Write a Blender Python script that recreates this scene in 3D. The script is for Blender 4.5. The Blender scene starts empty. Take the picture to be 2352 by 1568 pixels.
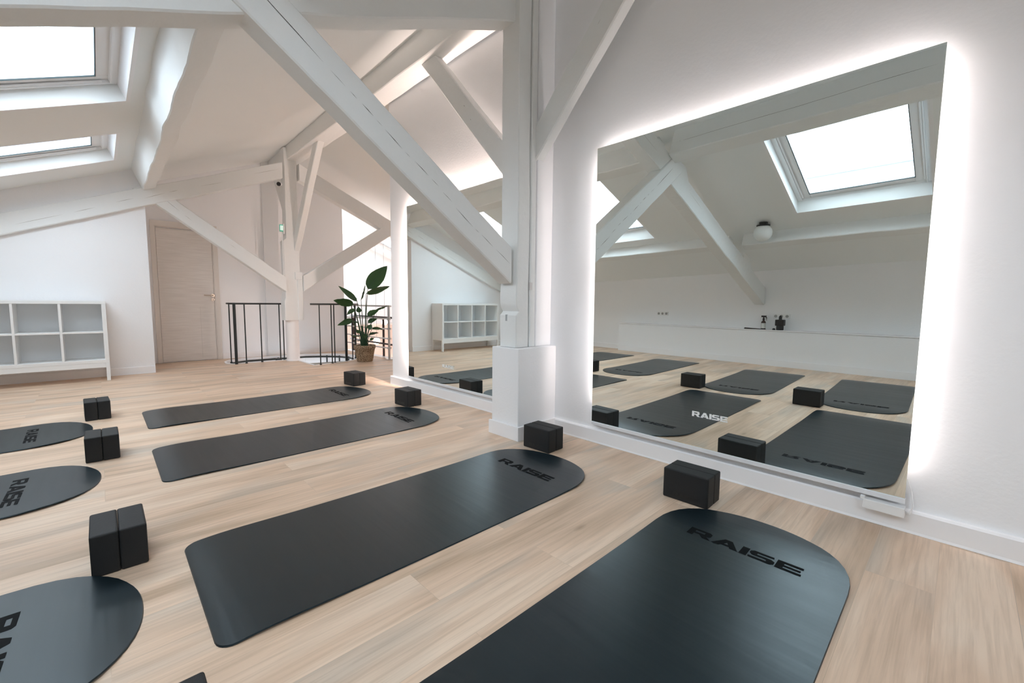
import bpy, bmesh, math, random
from mathutils import Vector, Matrix
from mathutils import noise as mn
random.seed(7)
sc = bpy.context.scene
C = sc.collection

# ------------------------------------------------------------------ materials
def mat(name, col, rough=0.5, metal=0.0, spec=0.5, bump=None, emit=None, estr=0.0, coat=0.0):
    m = bpy.data.materials.new(name); m.use_nodes = True
    nt = m.node_tree; b = nt.nodes['Principled BSDF']
    b.inputs['Base Color'].default_value = (*col, 1)
    b.inputs['Roughness'].default_value = rough
    b.inputs['Metallic'].default_value = metal
    b.inputs['Specular IOR Level'].default_value = spec
    b.inputs['Coat Weight'].default_value = coat
    if emit:
        b.inputs['Emission Color'].default_value = (*emit, 1)
        b.inputs['Emission Strength'].default_value = estr
    if bump:
        sc_, st, det = bump
        tc = nt.nodes.new('ShaderNodeTexCoord'); n = nt.nodes.new('ShaderNodeTexNoise')
        n.inputs['Scale'].default_value = sc_; n.inputs['Detail'].default_value = det
        bp = nt.nodes.new('ShaderNodeBump'); bp.inputs['Strength'].default_value = st; bp.inputs['Distance'].default_value = 0.01
        nt.links.new(tc.outputs['Object'], n.inputs['Vector']); nt.links.new(n.outputs['Fac'], bp.inputs['Height'])
        nt.links.new(bp.outputs['Normal'], b.inputs['Normal'])
    return m

WALL = mat('white_wall_paint', (0.865, 0.87, 0.885), 0.85, spec=0.2, bump=(55, 0.10, 4))
CEIL = mat('white_ceiling_paint', (0.835, 0.86, 0.86), 0.9, spec=0.15, bump=(30, 0.06, 3))
TIMBER = mat('white_painted_timber', (0.80, 0.815, 0.81), 0.75, spec=0.25, bump=(18, 0.35, 6))
TRIM = mat('white_gloss_trim', (0.87, 0.87, 0.885), 0.4, spec=0.4)
SHELF = mat('white_laminate', (0.83, 0.84, 0.84), 0.45, spec=0.4)
DOORM = mat('greige_door_leaf', (0.60, 0.555, 0.51), 0.6, spec=0.3)
DFRAME = mat('greige_door_frame', (0.74, 0.70, 0.66), 0.6, spec=0.3)
CRACK = mat('dark_timber_crack', (0.05, 0.045, 0.04), 0.9, spec=0.1)
SOFTCRACK = mat('shallow_timber_crack', (0.36, 0.33, 0.30), 0.9, spec=0.1)
BLOCK = mat('black_foam', (0.012, 0.013, 0.014), 0.62, spec=0.4, bump=(140, 0.08, 2))
BLOCKTXT = mat('black_foam_imprint', (0.006, 0.006, 0.007), 0.35, spec=0.5)
MATTXT = mat('black_mat_print', (0.002, 0.003, 0.004), 0.75, spec=0.15)
BLACKM = mat('black_railing_paint', (0.012, 0.018, 0.018), 0.4, spec=0.5)
BROWNM = mat('dark_brown_railing_paint', (0.045, 0.030, 0.026), 0.45, spec=0.5)
STEEL = mat('brushed_steel', (0.55, 0.56, 0.56), 0.32, metal=1.0)
NICKEL = mat('satin_nickel', (0.50, 0.44, 0.38), 0.3, metal=1.0)
MIRROR = mat('silvered_mirror_glass', (0.86, 0.925, 0.915), 0.0, metal=1.0)
MEDGE = mat('mirror_panel_edge', (0.55, 0.60, 0.60), 0.4)
MRAIL = mat('pale_mirror_rail', (0.78, 0.79, 0.82), 0.35, spec=0.5)
LED = mat('led_strip_light', (1, 1, 1), 0.5, emit=(1.0, 0.87, 0.83), estr=27.0)
LED2 = mat('warm_led_strip_light', (1, 1, 1), 0.5, emit=(1.0, 0.79, 0.70), estr=300.0)
FROST = mat('white_vinyl_letters', (0.90, 0.91, 0.91), 0.6)
PVC = mat('white_window_plastic', (0.84, 0.85, 0.86), 0.3, spec=0.5)
GASKET = mat('dark_rubber_gasket', (0.03, 0.05, 0.055), 0.6)
PLASTIC = mat('white_plastic', (0.82, 0.82, 0.82), 0.35)
SOCKDARK = mat('socket_recess_grey', (0.35, 0.36, 0.35), 0.5)
LEAF = mat('green_leaf', (0.022, 0.085, 0.022), 0.35, spec=0.5, bump=(60, 0.2, 2))
STEM = mat('green_stem', (0.035, 0.09, 0.045), 0.5)
SOIL = mat('potting_soil', (0.02, 0.015, 0.01), 0.95)
AMBER = mat('dark_amber_glass', (0.035, 0.010, 0.005), 0.12, spec=0.6)
PAPER = mat('pale_paper_label', (0.72, 0.72, 0.68), 0.7)
BLACKP = mat('black_plastic', (0.010, 0.010, 0.011), 0.4)
OPAL = mat('opal_lamp_glass', (0.82, 0.84, 0.83), 0.35, spec=0.4)
OPALLIT = mat('lit_opal_lamp_glass', (0.9, 0.9, 0.88), 0.3, emit=(1.0, 0.93, 0.86), estr=2.5)
EXITG = mat('exit_sign_green', (0.12, 0.42, 0.33), 0.4, emit=(0.10, 0.75, 0.50), estr=0.12)
EXITW = mat('exit_sign_white', (0.85, 0.9, 0.88), 0.4, emit=(0.8, 1.0, 0.9), estr=0.35)
RENDER_ = mat('pale_house_render', (0.62, 0.63, 0.65), 0.9, bump=(4, 0.3, 4))
ZINC = mat('grey_zinc_roof', (0.36, 0.40, 0.45), 0.6)
WARMW = mat('warm_pink_plaster', (0.75, 0.60, 0.53), 0.85)
TREAD = mat('dark_stair_tread', (0.06, 0.05, 0.045), 0.5)

def glass_mat():
    m = bpy.data.materials.new('clear_pane_glass'); m.use_nodes = True
    nt = m.node_tree; nt.nodes.clear()
    o = nt.nodes.new('ShaderNodeOutputMaterial'); mx = nt.nodes.new('ShaderNodeMixShader')
    t = nt.nodes.new('ShaderNodeBsdfTransparent'); t.inputs[0].default_value = (0.93, 0.95, 0.96, 1)
    g = nt.nodes.new('ShaderNodeBsdfGlossy'); g.inputs['Roughness'].default_value = 0.0
    f = nt.nodes.new('ShaderNodeLayerWeight'); f.inputs['Blend'].default_value = 0.5
    pw = nt.nodes.new('ShaderNodeMath'); pw.operation = 'POWER'; pw.inputs[1].default_value = 5.0
    ml = nt.nodes.new('ShaderNodeMath'); ml.operation = 'MULTIPLY_ADD'; ml.inputs[1].default_value = 0.9; ml.inputs[2].default_value = 0.04
    nt.links.new(f.outputs['Facing'], pw.inputs[0]); nt.links.new(pw.outputs[0], ml.inputs[0]); nt.links.new(ml.outputs[0], mx.inputs[0]); nt.links.new(t.outputs[0], mx.inputs[1]); nt.links.new(g.outputs[0], mx.inputs[2])
    nt.links.new(mx.outputs[0], o.inputs[0]); return m
GLASS = glass_mat()

def rubber_mat():
    m = mat('black_rubber_mat', (0.005, 0.0115, 0.016), 0.33, spec=0.5)
    nt = m.node_tree; b = nt.nodes['Principled BSDF']; b.inputs['Specular Tint'].default_value = (0.82, 0.95, 1.0, 1)
    tc = nt.nodes.new('ShaderNodeTexCoord'); mp = nt.nodes.new('ShaderNodeMapping')
    mp.inputs['Scale'].default_value = (9.0, 0.7, 1)
    n = nt.nodes.new('ShaderNodeTexNoise'); n.inputs['Scale'].default_value = 2.2; n.inputs['Detail'].default_value = 2
    mr = nt.nodes.new('ShaderNodeMapRange'); mr.inputs[3].default_value = 0.29; mr.inputs[4].default_value = 0.36
    bp = nt.nodes.new('ShaderNodeBump'); bp.inputs['Strength'].default_value = 0.05; bp.inputs['Distance'].default_value = 0.02
    nt.links.new(tc.outputs['Object'], mp.inputs[0]); nt.links.new(mp.outputs[0], n.inputs['Vector'])
    nt.links.new(n.outputs['Fac'], mr.inputs[0]); nt.links.new(mr.outputs[0], b.inputs['Roughness'])
    nt.links.new(n.outputs['Fac'], bp.inputs['Height']); nt.links.new(bp.outputs['Normal'], b.inputs['Normal'])
    return m
RUBBER = rubber_mat()

def floor_mat():
    m = mat('oak_laminate_planks', (0.6, 0.45, 0.33), 0.42, spec=0.4)
    nt = m.node_tree; N = nt.nodes; L = nt.links; b = N['Principled BSDF']
    tc = N.new('ShaderNodeTexCoord')
    br = N.new('ShaderNodeTexBrick')
    br.offset = 0.37; br.offset_frequency = 2; br.squash = 1
    br.inputs['Scale'].default_value = 1.0
    br.inputs['Brick Width'].default_value = 1.28; br.inputs['Row Height'].default_value = 0.192
    br.inputs['Mortar Size'].default_value = 0.0009; br.inputs['Mortar Smooth'].default_value = 0.6; br.inputs['Bias'].default_value = 0
    br.inputs['Color1'].default_value = (0, 0, 0, 1); br.inputs['Color2'].default_value = (1, 1, 1, 1); br.inputs['Mortar'].default_value = (0.5, 0.5, 0.5, 1)
    L.new(tc.outputs['Object'], br.inputs['Vector'])
    # offset the grain by plank
    sep = N.new('ShaderNodeVectorMath'); sep.operation = 'MULTIPLY_ADD'
    comb = N.new('ShaderNodeCombineXYZ')
    sc1 = N.new('ShaderNodeMath'); sc1.operation = 'MULTIPLY'; sc1.inputs[1].default_value = 17.0
    L.new(br.outputs['Color'], sc1.inputs[0]); L.new(sc1.outputs[0], comb.inputs[0]); L.new(sc1.outputs[0], comb.inputs[2])
    add = N.new('ShaderNodeVectorMath'); add.operation = 'ADD'
    L.new(tc.outputs['Object'], add.inputs[0]); L.new(comb.outputs[0], add.inputs[1])
    def stretched(sx, sy, scale, det, rough=0.55, dist=0.0):
        mp = N.new('ShaderNodeMapping'); mp.inputs['Scale'].default_value = (sx, sy, 1)
        L.new(add.outputs[0], mp.inputs[0])
        n = N.new('ShaderNodeTexNoise'); n.inputs['Scale'].default_value = scale; n.inputs['Detail'].default_value = det
        n.inputs['Roughness'].default_value = rough; n.inputs['Distortion'].default_value = dist
        L.new(mp.outputs[0], n.inputs['Vector']); return n
    big = stretched(0.55, 3.2, 1.6, 3, 0.5, 0.8)
    fine = stretched(0.8, 22, 3.2, 5, 0.62, 0.4)
    blot = stretched(0.9, 2.6, 1.1, 2, 0.5, 0.6)
    r1 = N.new('ShaderNodeValToRGB')
    e = r1.color_ramp.elements
    e[0].position = 0.28; e[0].color = (0.52, 0.375, 0.26, 1)
    e[1].position = 0.50; e[1].color = (0.71, 0.525, 0.385, 1)
    e3 = r1.color_ramp.elements.new(0.68); e3.color = (0.79, 0.625, 0.485, 1)
    L.new(big.outputs['Fac'], r1.inputs[0])
    # greyish blotches
    r2 = N.new('ShaderNodeValToRGB'); r2.color_ramp.elements[0].position = 0.50; r2.color_ramp.elements[0].color = (0, 0, 0, 1)
    r2.color_ramp.elements[1].position = 0.72; r2.color_ramp.elements[1].color = (0.75, 0.75, 0.75, 1)
    L.new(blot.outputs['Fac'], r2.inputs[0])
    m1 = N.new('ShaderNodeMix'); m1.data_type = 'RGBA'
    L.new(r2.outputs[0], m1.inputs[0]); L.new(r1.outputs[0], m1.inputs[6]); m1.inputs[7].default_value = (0.49, 0.435, 0.37, 1)
    # fine grain
    m2 = N.new('ShaderNodeMix'); m2.data_type = 'RGBA'; m2.blend_type = 'MULTIPLY'
    r3 = N.new('ShaderNodeValToRGB'); r3.color_ramp.elements[0].position = 0.32; r3.color_ramp.elements[0].color = (0.80, 0.77, 0.74, 1)
    r3.color_ramp.elements[1].position = 0.58; r3.color_ramp.elements[1].color = (1.04, 1.04, 1.04, 1)
    L.new(fine.outputs['Fac'], r3.inputs[0]); m2.inputs[0].default_value = 0.75
    L.new(m1.outputs[2], m2.inputs[6]); L.new(r3.outputs[0], m2.inputs[7])
    # per plank tone
    mr = N.new('ShaderNodeMapRange'); mr.inputs[3].default_value = 0.96; mr.inputs[4].default_value = 1.03
    L.new(br.outputs['Color'], mr.inputs[0])
    m3 = N.new('ShaderNodeMix'); m3.data_type = 'RGBA'; m3.blend_type = 'MULTIPLY'; m3.inputs[0].default_value = 1
    L.new(m2.outputs[2], m3.inputs[6]); L.new(mr.outputs[0], m3.inputs[7])
    # joints
    m4 = N.new('ShaderNodeMix'); m4.data_type = 'RGBA'
    jf = N.new('ShaderNodeMath'); jf.operation = 'MULTIPLY'; jf.inputs[1].default_value = 0.22
    L.new(br.outputs['Fac'], jf.inputs[0]); L.new(jf.outputs[0], m4.inputs[0])
    L.new(m3.outputs[2], m4.inputs[6]); m4.inputs[7].default_value = (0.26, 0.20, 0.15, 1)
    # knots
    vo = N.new('ShaderNodeTexVoronoi'); vo.inputs['Scale'].default_value = 1.15
    mpv = N.new('ShaderNodeMapping'); mpv.inputs['Scale'].default_value = (0.8, 2.4, 1); L.new(add.outputs[0], mpv.inputs[0]); L.new(mpv.outputs[0], vo.inputs['Vector'])
    rk = N.new('ShaderNodeValToRGB'); rk.color_ramp.elements[0].position = 0.012; rk.color_ramp.elements[0].color = (0.6, 0.6, 0.6, 1)
    rk.color_ramp.elements[1].position = 0.05; rk.color_ramp.elements[1].color = (0, 0, 0, 1)
    L.new(vo.outputs['Distance'], rk.inputs[0])
    m5 = N.new('ShaderNodeMix'); m5.data_type = 'RGBA'
    L.new(rk.outputs[0], m5.inputs[0]); L.new(m4.outputs[2], m5.inputs[6]); m5.inputs[7].default_value = (0.27, 0.18, 0.11, 1)
    L.new(m5.outputs[2], b.inputs['Base Color'])
    bp = N.new('ShaderNodeBump'); bp.inputs['Strength'].default_value = 0.06; bp.inputs['Distance'].default_value = 0.01
    L.new(fine.outputs['Fac'], bp.inputs['Height']); L.new(bp.outputs['Normal'], b.inputs['Normal'])
    rr = N.new('ShaderNodeMapRange'); rr.inputs[3].default_value = 0.36; rr.inputs[4].default_value = 0.52
    L.new(fine.outputs['Fac'], rr.inputs[0]); L.new(rr.outputs[0], b.inputs['Roughness'])
    return m
FLOORM = floor_mat()

def wicker_mat():
    m = mat('woven_seagrass', (0.35, 0.24, 0.15), 0.85, spec=0.2)
    nt = m.node_tree; N = nt.nodes; L = nt.links; b = N['Principled BSDF']
    tc = N.new('ShaderNodeTexCoord')
    mp = N.new('ShaderNodeMapping'); mp.inputs['Scale'].default_value = (60, 60, 75)
    v = N.new('ShaderNodeTexVoronoi'); v.inputs['Scale'].default_value = 1.0
    L.new(tc.outputs['Object'], mp.inputs[0]); L.new(mp.outputs[0], v.inputs['Vector'])
    r = N.new('ShaderNodeValToRGB'); r.color_ramp.elements[0].color = (0.46, 0.35, 0.24, 1); r.color_ramp.elements[1].color = (0.13, 0.085, 0.05, 1)
    r.color_ramp.elements[0].position = 0.25; r.color_ramp.elements[1].position = 0.8
    L.new(v.outputs['Distance'], r.inputs[0]); L.new(r.outputs[0], b.inputs['Base Color'])
    bp = N.new('ShaderNodeBump'); bp.invert = True; bp.inputs['Strength'].default_value = 0.8; bp.inputs['Distance'].default_value = 0.01
    L.new(v.outputs['Distance'], bp.inputs['Height']); L.new(bp.outputs['Normal'], b.inputs['Normal'])
    return m
WICKER = wicker_mat()

def door_grain():
    nt = DOORM.node_tree; N = nt.nodes; L = nt.links; b = N['Principled BSDF']
    tc = N.new('ShaderNodeTexCoord'); mp = N.new('ShaderNodeMapping'); mp.inputs['Scale'].default_value = (2, 2, 40)
    n = N.new('ShaderNodeTexNoise'); n.inputs['Scale'].default_value = 1.6; n.inputs['Detail'].default_value = 4
    r = N.new('ShaderNodeValToRGB'); r.color_ramp.elements[0].color = (0.69, 0.65, 0.615, 1); r.color_ramp.elements[1].color = (0.77, 0.735, 0.70, 1)
    r.color_ramp.elements[0].position = 0.35; r.color_ramp.elements[1].position = 0.65
    L.new(tc.outputs['Object'], mp.inputs[0]); L.new(mp.outputs[0], n.inputs['Vector']); L.new(n.outputs['Fac'], r.inputs[0]); L.new(r.outputs[0], b.inputs['Base Color'])
door_grain()

# ------------------------------------------------------------------ builder
class MB:
    def __init__(s): s.v = []; s.f = []; s.mi = []
    def add(s, vs, fs, mi=0):
        o = len(s.v); s.v += [Vector(v) for v in vs]
        for f in fs: s.f.append([o + i for i in f]); s.mi.append(mi)
        return s
    def box(s, a, b, mi=0):
        x0, y0, z0 = (min(a[i], b[i]) for i in range(3)); x1, y1, z1 = (max(a[i], b[i]) for i in range(3))
        return s.add([(x0,y0,z0),(x1,y0,z0),(x1,y1,z0),(x0,y1,z0),(x0,y0,z1),(x1,y0,z1),(x1,y1,z1),(x0,y1,z1)],
                     [(0,3,2,1),(4,5,6,7),(0,1,5,4),(1,2,6,5),(2,3,7,6),(3,0,4,7)], mi)
    def prism(s, bot, top, mi=0):           # two matching loops
        n = len(bot)
        return s.add(list(bot) + list(top), [tuple(range(n))[::-1], tuple(range(n, 2*n))] + [(i, (i+1) % n, n + (i+1) % n, n + i) for i in range(n)], mi)
    def extr(s, poly, d, mi=0):
        d = Vector(d); return s.prism([Vector(p) for p in poly], [Vector(p) + d for p in poly], mi)
    def tube(s, pts, r, n=10, mi=0, caps=True):
        pts = [Vector(p) for p in pts]; rs = r if isinstance(r, (list, tuple)) else [r]*len(pts)
        rings = []; up = None
        for i, p in enumerate(pts):
            t = (pts[min(i+1, len(pts)-1)] - pts[max(i-1, 0)]).normalized()
            if up is None: up = Vector((0,0,1)) if abs(t.z) < 0.9 else Vector((1,0,0))
            a = t.cross(up); 
            if a.length < 1e-4: a = t.cross(Vector((0,1,0)))
            a.normalize(); bb = a.cross(t).normalized(); up = bb
            rings.append([p + a*math.cos(2*math.pi*k/n)*rs[i] + bb*math.sin(2*math.pi*k/n)*rs[i] for k in range(n)])
        o = len(s.v)
        for q in rings: s.v += q
        for i in range(len(rings)-1):
            for k in range(n):
                s.f.append([o+i*n+k, o+i*n+(k+1) % n, o+(i+1)*n+(k+1) % n, o+(i+1)*n+k]); s.mi.append(mi)
        if caps:
            s.f.append([o+k for k in range(n)][::-1]); s.mi.append(mi)
            s.f.append([o+(len(rings)-1)*n+k for k in range(n)]); s.mi.append(mi)
        return s
    def lathe(s, c, prof, n=32, mi=0, closed_bot=True, closed_top=True):
        o = len(s.v)
        for r, z in prof:
            for k in range(n):
                a = 2*math.pi*k/n; s.v.append(Vector((c[0]+r*math.cos(a), c[1]+r*math.sin(a), c[2]+z)))
        for i in range(len(prof)-1):
            for k in range(n):
                s.f.append([o+i*n+k, o+i*n+(k+1) % n, o+(i+1)*n+(k+1) % n, o+(i+1)*n+k]); s.mi.append(mi)
        if closed_bot: s.f.append([o+k for k in range(n)][::-1]); s.mi.append(mi)
        if closed_top: s.f.append([o+(len(prof)-1)*n+k for k in range(n)]); s.mi.append(mi)
        return s
    def build(s, name, m, parent=None, smooth=False, bevel=0.0, seg=2, fixn=True, origin=None, auto=None):
        me = bpy.data.meshes.new(name)
        if parent is not None: org = parent_origin(parent)
        else: org = Vector(origin) if origin is not None else base_of(s.v)
        me.from_pydata([tuple(v - org) for v in s.v], [], s.f); me.update()
        for p, i in zip(me.polygons, s.mi): p.material_index = i
        ms = m if isinstance(m, (list, tuple)) else [m]
        for q in ms: me.materials.append(q)
        if fixn:
            b = bmesh.new(); b.from_mesh(me); bmesh.ops.recalc_face_normals(b, faces=b.faces); b.to_mesh(me); b.free()
        if smooth:
            for p in me.polygons: p.use_smooth = True
        if auto is not None:
            for p in me.polygons: p.use_smooth = True
            me.set_sharp_from_angle(angle=math.radians(auto))
        o = bpy.data.objects.new(name, me); C.objects.link(o)
        if parent is not None: o.parent = parent; o['_org'] = list(org); 
        else: o.location = org; o['_org'] = list(org)
        if bevel:
            bv = o.modifiers.new('bevel', 'BEVEL'); bv.width = bevel; bv.segments = seg; bv.limit_method = 'ANGLE'; bv.angle_limit = math.radians(35)
        return o
def base_of(vs):
    xs = [v.x for v in vs]; ys = [v.y for v in vs]; zs = [v.z for v in vs]
    return Vector(((min(xs)+max(xs))/2, (min(ys)+max(ys))/2, min(zs)))
def parent_origin(p): return Vector(p['_org'])
def tag(o, label=None, cat=None, group=None, kind=None):
    if label: o['label'] = label
    if cat: o['category'] = cat
    if group: o['group'] = group
    if kind: o['kind'] = kind
    return o
def thing(name, label, cat, loc, group=None, kind=None):
    o = bpy.data.objects.new(name, None); C.objects.link(o); o.location = loc; o['_org'] = list(loc)
    o.empty_display_size = 0.1
    return tag(o, label, cat, group, kind)
def struct(name, mb, m, label=None, **k):
    return tag(mb.build(name, m, **k), label, None, None, 'structure')

# ------------------------------------------------------------------ lettering, wide heavy capitals, height 1
def letters():
    P = []; x = 0
    R = [[(0,0),(.40,0),(.40,1),(0,1)], [(.3,.77),(1.2,.77),(1.3,1),(.3,1)], [(.3,.33),(1.2,.33),(1.2,.55),(.3,.55)],
         [(1.02,.40),(1.25,.34),(1.46,.48),(1.46,.86),(1.28,1),(1.05,.95)], [(.72,.36),(1.18,.36),(1.58,0),(1.06,0)]]
    A = [[(0,0),(.46,0),(1.02,1),(.60,1)], [(1.16,0),(1.64,0),(1.06,1),(.64,1)], [(.30,.17),(1.34,.17),(1.26,.37),(.38,.37)]]
    I = [[(0,0),(.42,0),(.42,1),(0,1)]]
    S = [[(.14,.79),(1.34,.79),(1.30,1),(.18,1)], [(0,.58),(.16,.40),(.42,.48),(.42,.88),(.18,1),(0,.84)], [(.16,.40),(1.22,.40),(1.22,.61),(.16,.61)],
         [(1.0,.12),(1.24,0),(1.44,.16),(1.44,.46),(1.22,.61),(1.0,.5)], [(.04,0),(1.24,0),(1.24,.22),(.0,.22)]]
    E = [[(0,0),(.40,0),(.40,1),(0,1)], [(.3,0),(1.36,0),(1.36,.22),(.3,.22)], [(.3,.40),(1.28,.40),(1.28,.60),(.3,.60)], [(.3,.78),(1.36,.78),(1.36,1),(.3,1)]]
    for g, w in ((R,1.58),(A,1.64),(I,.42),(S,1.44),(E,1.36)):
        for poly in g: P.append([(px+x, py) for px, py in poly])
        x += w + .07
    return P, x - .07
LP, LW = letters()
def lettering(origin, right, up, width, height, thick):
    """polygons in the plane spanned by right/up, extruded along right x up"""
    o = Vector(origin); r = Vector(right).normalized(); u = Vector(up).normalized(); n = r.cross(u)
    mb = MB(); k = 0
    for poly in LP:
        k += 1
        mb.extr([o + r*(a/LW*width) + u*(b*height) + n*(0.00003*k) for a, b in poly], n*thick)
    return mb

# ------------------------------------------------------------------ room numbers
WX = 0.04                       # face of the mirror wall
def ceil_z(x, y): return 3.67 - 0.412*abs(x) - 0.012*y
def left_wall_x(y): return -5.15 - 0.031*y
Y0, Y1 = -3.0, 11.2

# floor with the two stair openings
def floor():
    # stair opening (spiral stair)
    arc = []
    hole = [(-0.13, 7.93), (-0.13, 6.99)]
    cx, cy, r = 0.02, 7.82, 0.86
    for a in range(-78, 62, 10):
        hole.append((cx + r*math.cos(math.radians(a)), cy + r*math.sin(math.radians(a))*0.92))
    hole += [(0.25, 8.60), (-0.75, 8.62), (-0.98, 8.50), (-1.08, 8.30), (-1.10, 8.08), (-1.04, 7.93)]
    outer = [(-6.2, Y0), (2.0, Y0), (1.14, 6.84), (1.14, 8.80), (1.14, Y1), (-6.2, Y1)]
    outer = [(-6.2, Y0), (0.2, Y0), (0.2, 4.7), (5.6, 4.7), (5.6, 6.84), (1.14, 6.84), (1.14, Y1), (-6.2, Y1)]
    bm = bmesh.new()
    def loop(pts, z):
        vs = [bm.verts.new((x, y, z)) for x, y in pts]
        return vs, [bm.edges.new((vs[i], vs[(i+1) % len(vs)])) for i in range(len(vs))]
    vo, eo = loop(outer, 0); vh, eh = loop(hole, 0)
    bmesh.ops.triangle_fill(bm, use_beauty=True, edges=eo + eh)
    top = bm.faces[:]
    for f in top:
        if f.normal.z < 0: f.normal_flip()
    ret = bmesh.ops.extrude_face_region(bm, geom=top)
    vs = [g for g in ret['geom'] if isinstance(g, bmesh.types.BMVert)]
    bmesh.ops.translate(bm, verts=vs, vec=(0, 0, -0.22))
    bmesh.ops.recalc_face_normals(bm, faces=bm.faces)
    me = bpy.data.meshes.new('floor'); bm.to_mesh(me); bm.free()
    me.materials.append(FLOORM); me.materials.append(TRIM)
    for p in me.polygons:
        if p.normal.z < 0.5: p.material_index = 1
    o = bpy.data.objects.new('floor', me); C.objects.link(o); tag(o, kind='structure')
    return hole
HOLE = floor()

# ceilings: slabs following the roof, pierced by the roof windows
WIN = [(-3.78, -2.27, 0.36, 1.56), (-3.93, -2.27, 3.55, 5.02), (-3.93, -2.31, 5.96, 7.03), (-3.80, -2.27, -2.35, -1.10)]  # last window, behind the camera, is unseen and added for extra daylight
WINR = [(2.62, 3.55, 9.55, 10.70)]
def roof(name, side, wins, y0, y1, xend):
    xs = sorted(set([0.0, xend] + [abs(w[0]) for w in wins] + [abs(w[1]) for w in wins]))
    ys = sorted(set([y0, y1] + [w[2] for w in wins] + [w[3] for w in wins]))
    mb = MB(); T = 0.16
    def inside(xm, ym):
        for w in wins:
            a, b = sorted((abs(w[0]), abs(w[1])))
            if a < xm < b and w[2] < ym < w[3]: return True
        return False
    for i in range(len(xs)-1):
        for j in range(len(ys)-1):
            if inside((xs[i]+xs[i+1])/2, (ys[j]+ys[j+1])/2): continue
            q = [(side*xs[i], ys[j]), (side*xs[i+1], ys[j]), (side*xs[i+1], ys[j+1]), (side*xs[i], ys[j+1])]
            mb.prism([(x, y, ceil_z(x, y)) for x, y in q], [(x + side*-0.0, y, ceil_z(x, y) + T) for x, y in q])
    return struct(name, mb, CEIL)
roof('ceiling', -1, WIN, Y0, Y1, 6.0)
roof('ceiling', 1, WINR, 4.7, Y1, 5.6)

# walls
def wall_poly(pts, d): return MB().extr(pts, d)
mw = MB(); mw.prism([(WX, Y0, -0.2), (WX+.14, Y0, -0.2), (WX+.14, 4.80, -0.2), (WX, 4.80, -0.2)],
                    [(WX, Y0, 3.72), (WX+.14, Y0, 3.70), (WX+.14, 4.80, 3.60), (WX, 4.80, 3.62)])
struct('wall_right', mw, WALL)
lw = MB(); lw.prism([(left_wall_x(Y0), Y0, -.2), (left_wall_x(Y0)-.2, Y0, -.2), (left_wall_x(Y1)-.2, Y1, -.2), (left_wall_x(Y1), Y1, -.2)],
                    [(left_wall_x(Y0), Y0, ceil_z(left_wall_x(Y0), Y0)+.02), (left_wall_x(Y0)-.2, Y0, 1.5), (left_wall_x(Y1)-.2, Y1, 1.3), (left_wall_x(Y1), Y1, ceil_z(left_wall_x(Y1), Y1)+.02)])
struct('wall_left', lw, WALL)
def gable(name, x0, x1, y, d, m=WALL, zb=-0.2, lift=0.02):
    xs = [x0, x1] if x0*x1 >= 0 else [x0, 0.0, x1]
    poly = [(x0, y, zb), (x1, y, zb)] + [(x, y, ceil_z(x, y)+lift) for x in reversed(xs)]
    return struct(name, MB().extr(poly, (0, d, 0)), m)
gable('wall_back', -5.8, 0.3, Y0, -0.15)
gable('wall_front_left', -5.7, -2.01, 7.68, 1.4)          # wall behind the cube shelf
gable('wall_front', -2.05, -0.335, 8.78, 0.15)
gable('wall_front_right', -0.335, 1.09, 8.74, 0.19)
gable('wall_stairwell', 0.16, 5.8, 4.70, 0.10)
gable('wall_far', 0.9, 5.8, 11.0, 0.15, zb=-3.0)
struct('wall_far_right', MB().box((5.45, 4.7, -3.0), (5.6, 11.2, 1.6)), WALL)
struct('wall_stairwell_below', MB().box((1.3, 6.9, -3.0), (5.5, 6.84, -0.22)), WARMW)
struct('wall_stairwell_below', MB().box((1.3, 10.4, -3.0), (5.5, 10.98, 0.42)), WARMW)
struct('floor_below', MB().box((-1.6, 6.3, -2.95), (5.6, 11.2, -2.85)), FLOORM)

# baseboards
def skirting(name, p0, p1, n, h=0.10, t=0.018):
    p0 = Vector((*p0, 0)); p1 = Vector((*p1, 0)); n = Vector((*n, 0)).normalized()*t
    mb = MB(); prof = [(0, 0.001), (1.15, 0.001), (1.0, 0.012), (1.0, h-.008), (0.75, h), (0, h)]
    a = [p0 + n*k + Vector((0, 0, z)) for k, z in prof]; b = [p1 + n*k + Vector((0, 0, z)) for k, z in prof]
    mb.prism(a, b)
    return struct(name, mb, TRIM)
skirting('baseboard_right', (WX, Y0), (WX, 2.165), (-1, 0), t=0.026)
skirting('baseboard_right', (WX, 2.47), (WX, 4.80), (-1, 0), t=0.026)
skirting('baseboard_right_end', (WX-.026, 4.80), (WX+.14, 4.80), (0, 1), t=0.02)
skirting('baseboard_front_left', (-5.35, 7.68), (-2.01, 7.68), (0, -1), t=0.016)
skirting('baseboard_front', (-1.03, 8.78), (-0.335, 8.78), (0, -1), t=0.016)
skirting('baseboard_front', (-0.335, 8.74), (1.09, 8.74), (0, -1), t=0.016)
skirting('baseboard_left', (left_wall_x(5.0), 5.0), (left_wall_x(7.66), 7.66), (1, 0.03), t=0.016)
skirting('baseboard_left', (left_wall_x(Y0), Y0), (left_wall_x(-1.6), -1.6), (1, 0.03), t=0.016)
skirting('baseboard_back', (-5.1, Y0), (0.02, Y0), (0, 1), t=0.016)

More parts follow.
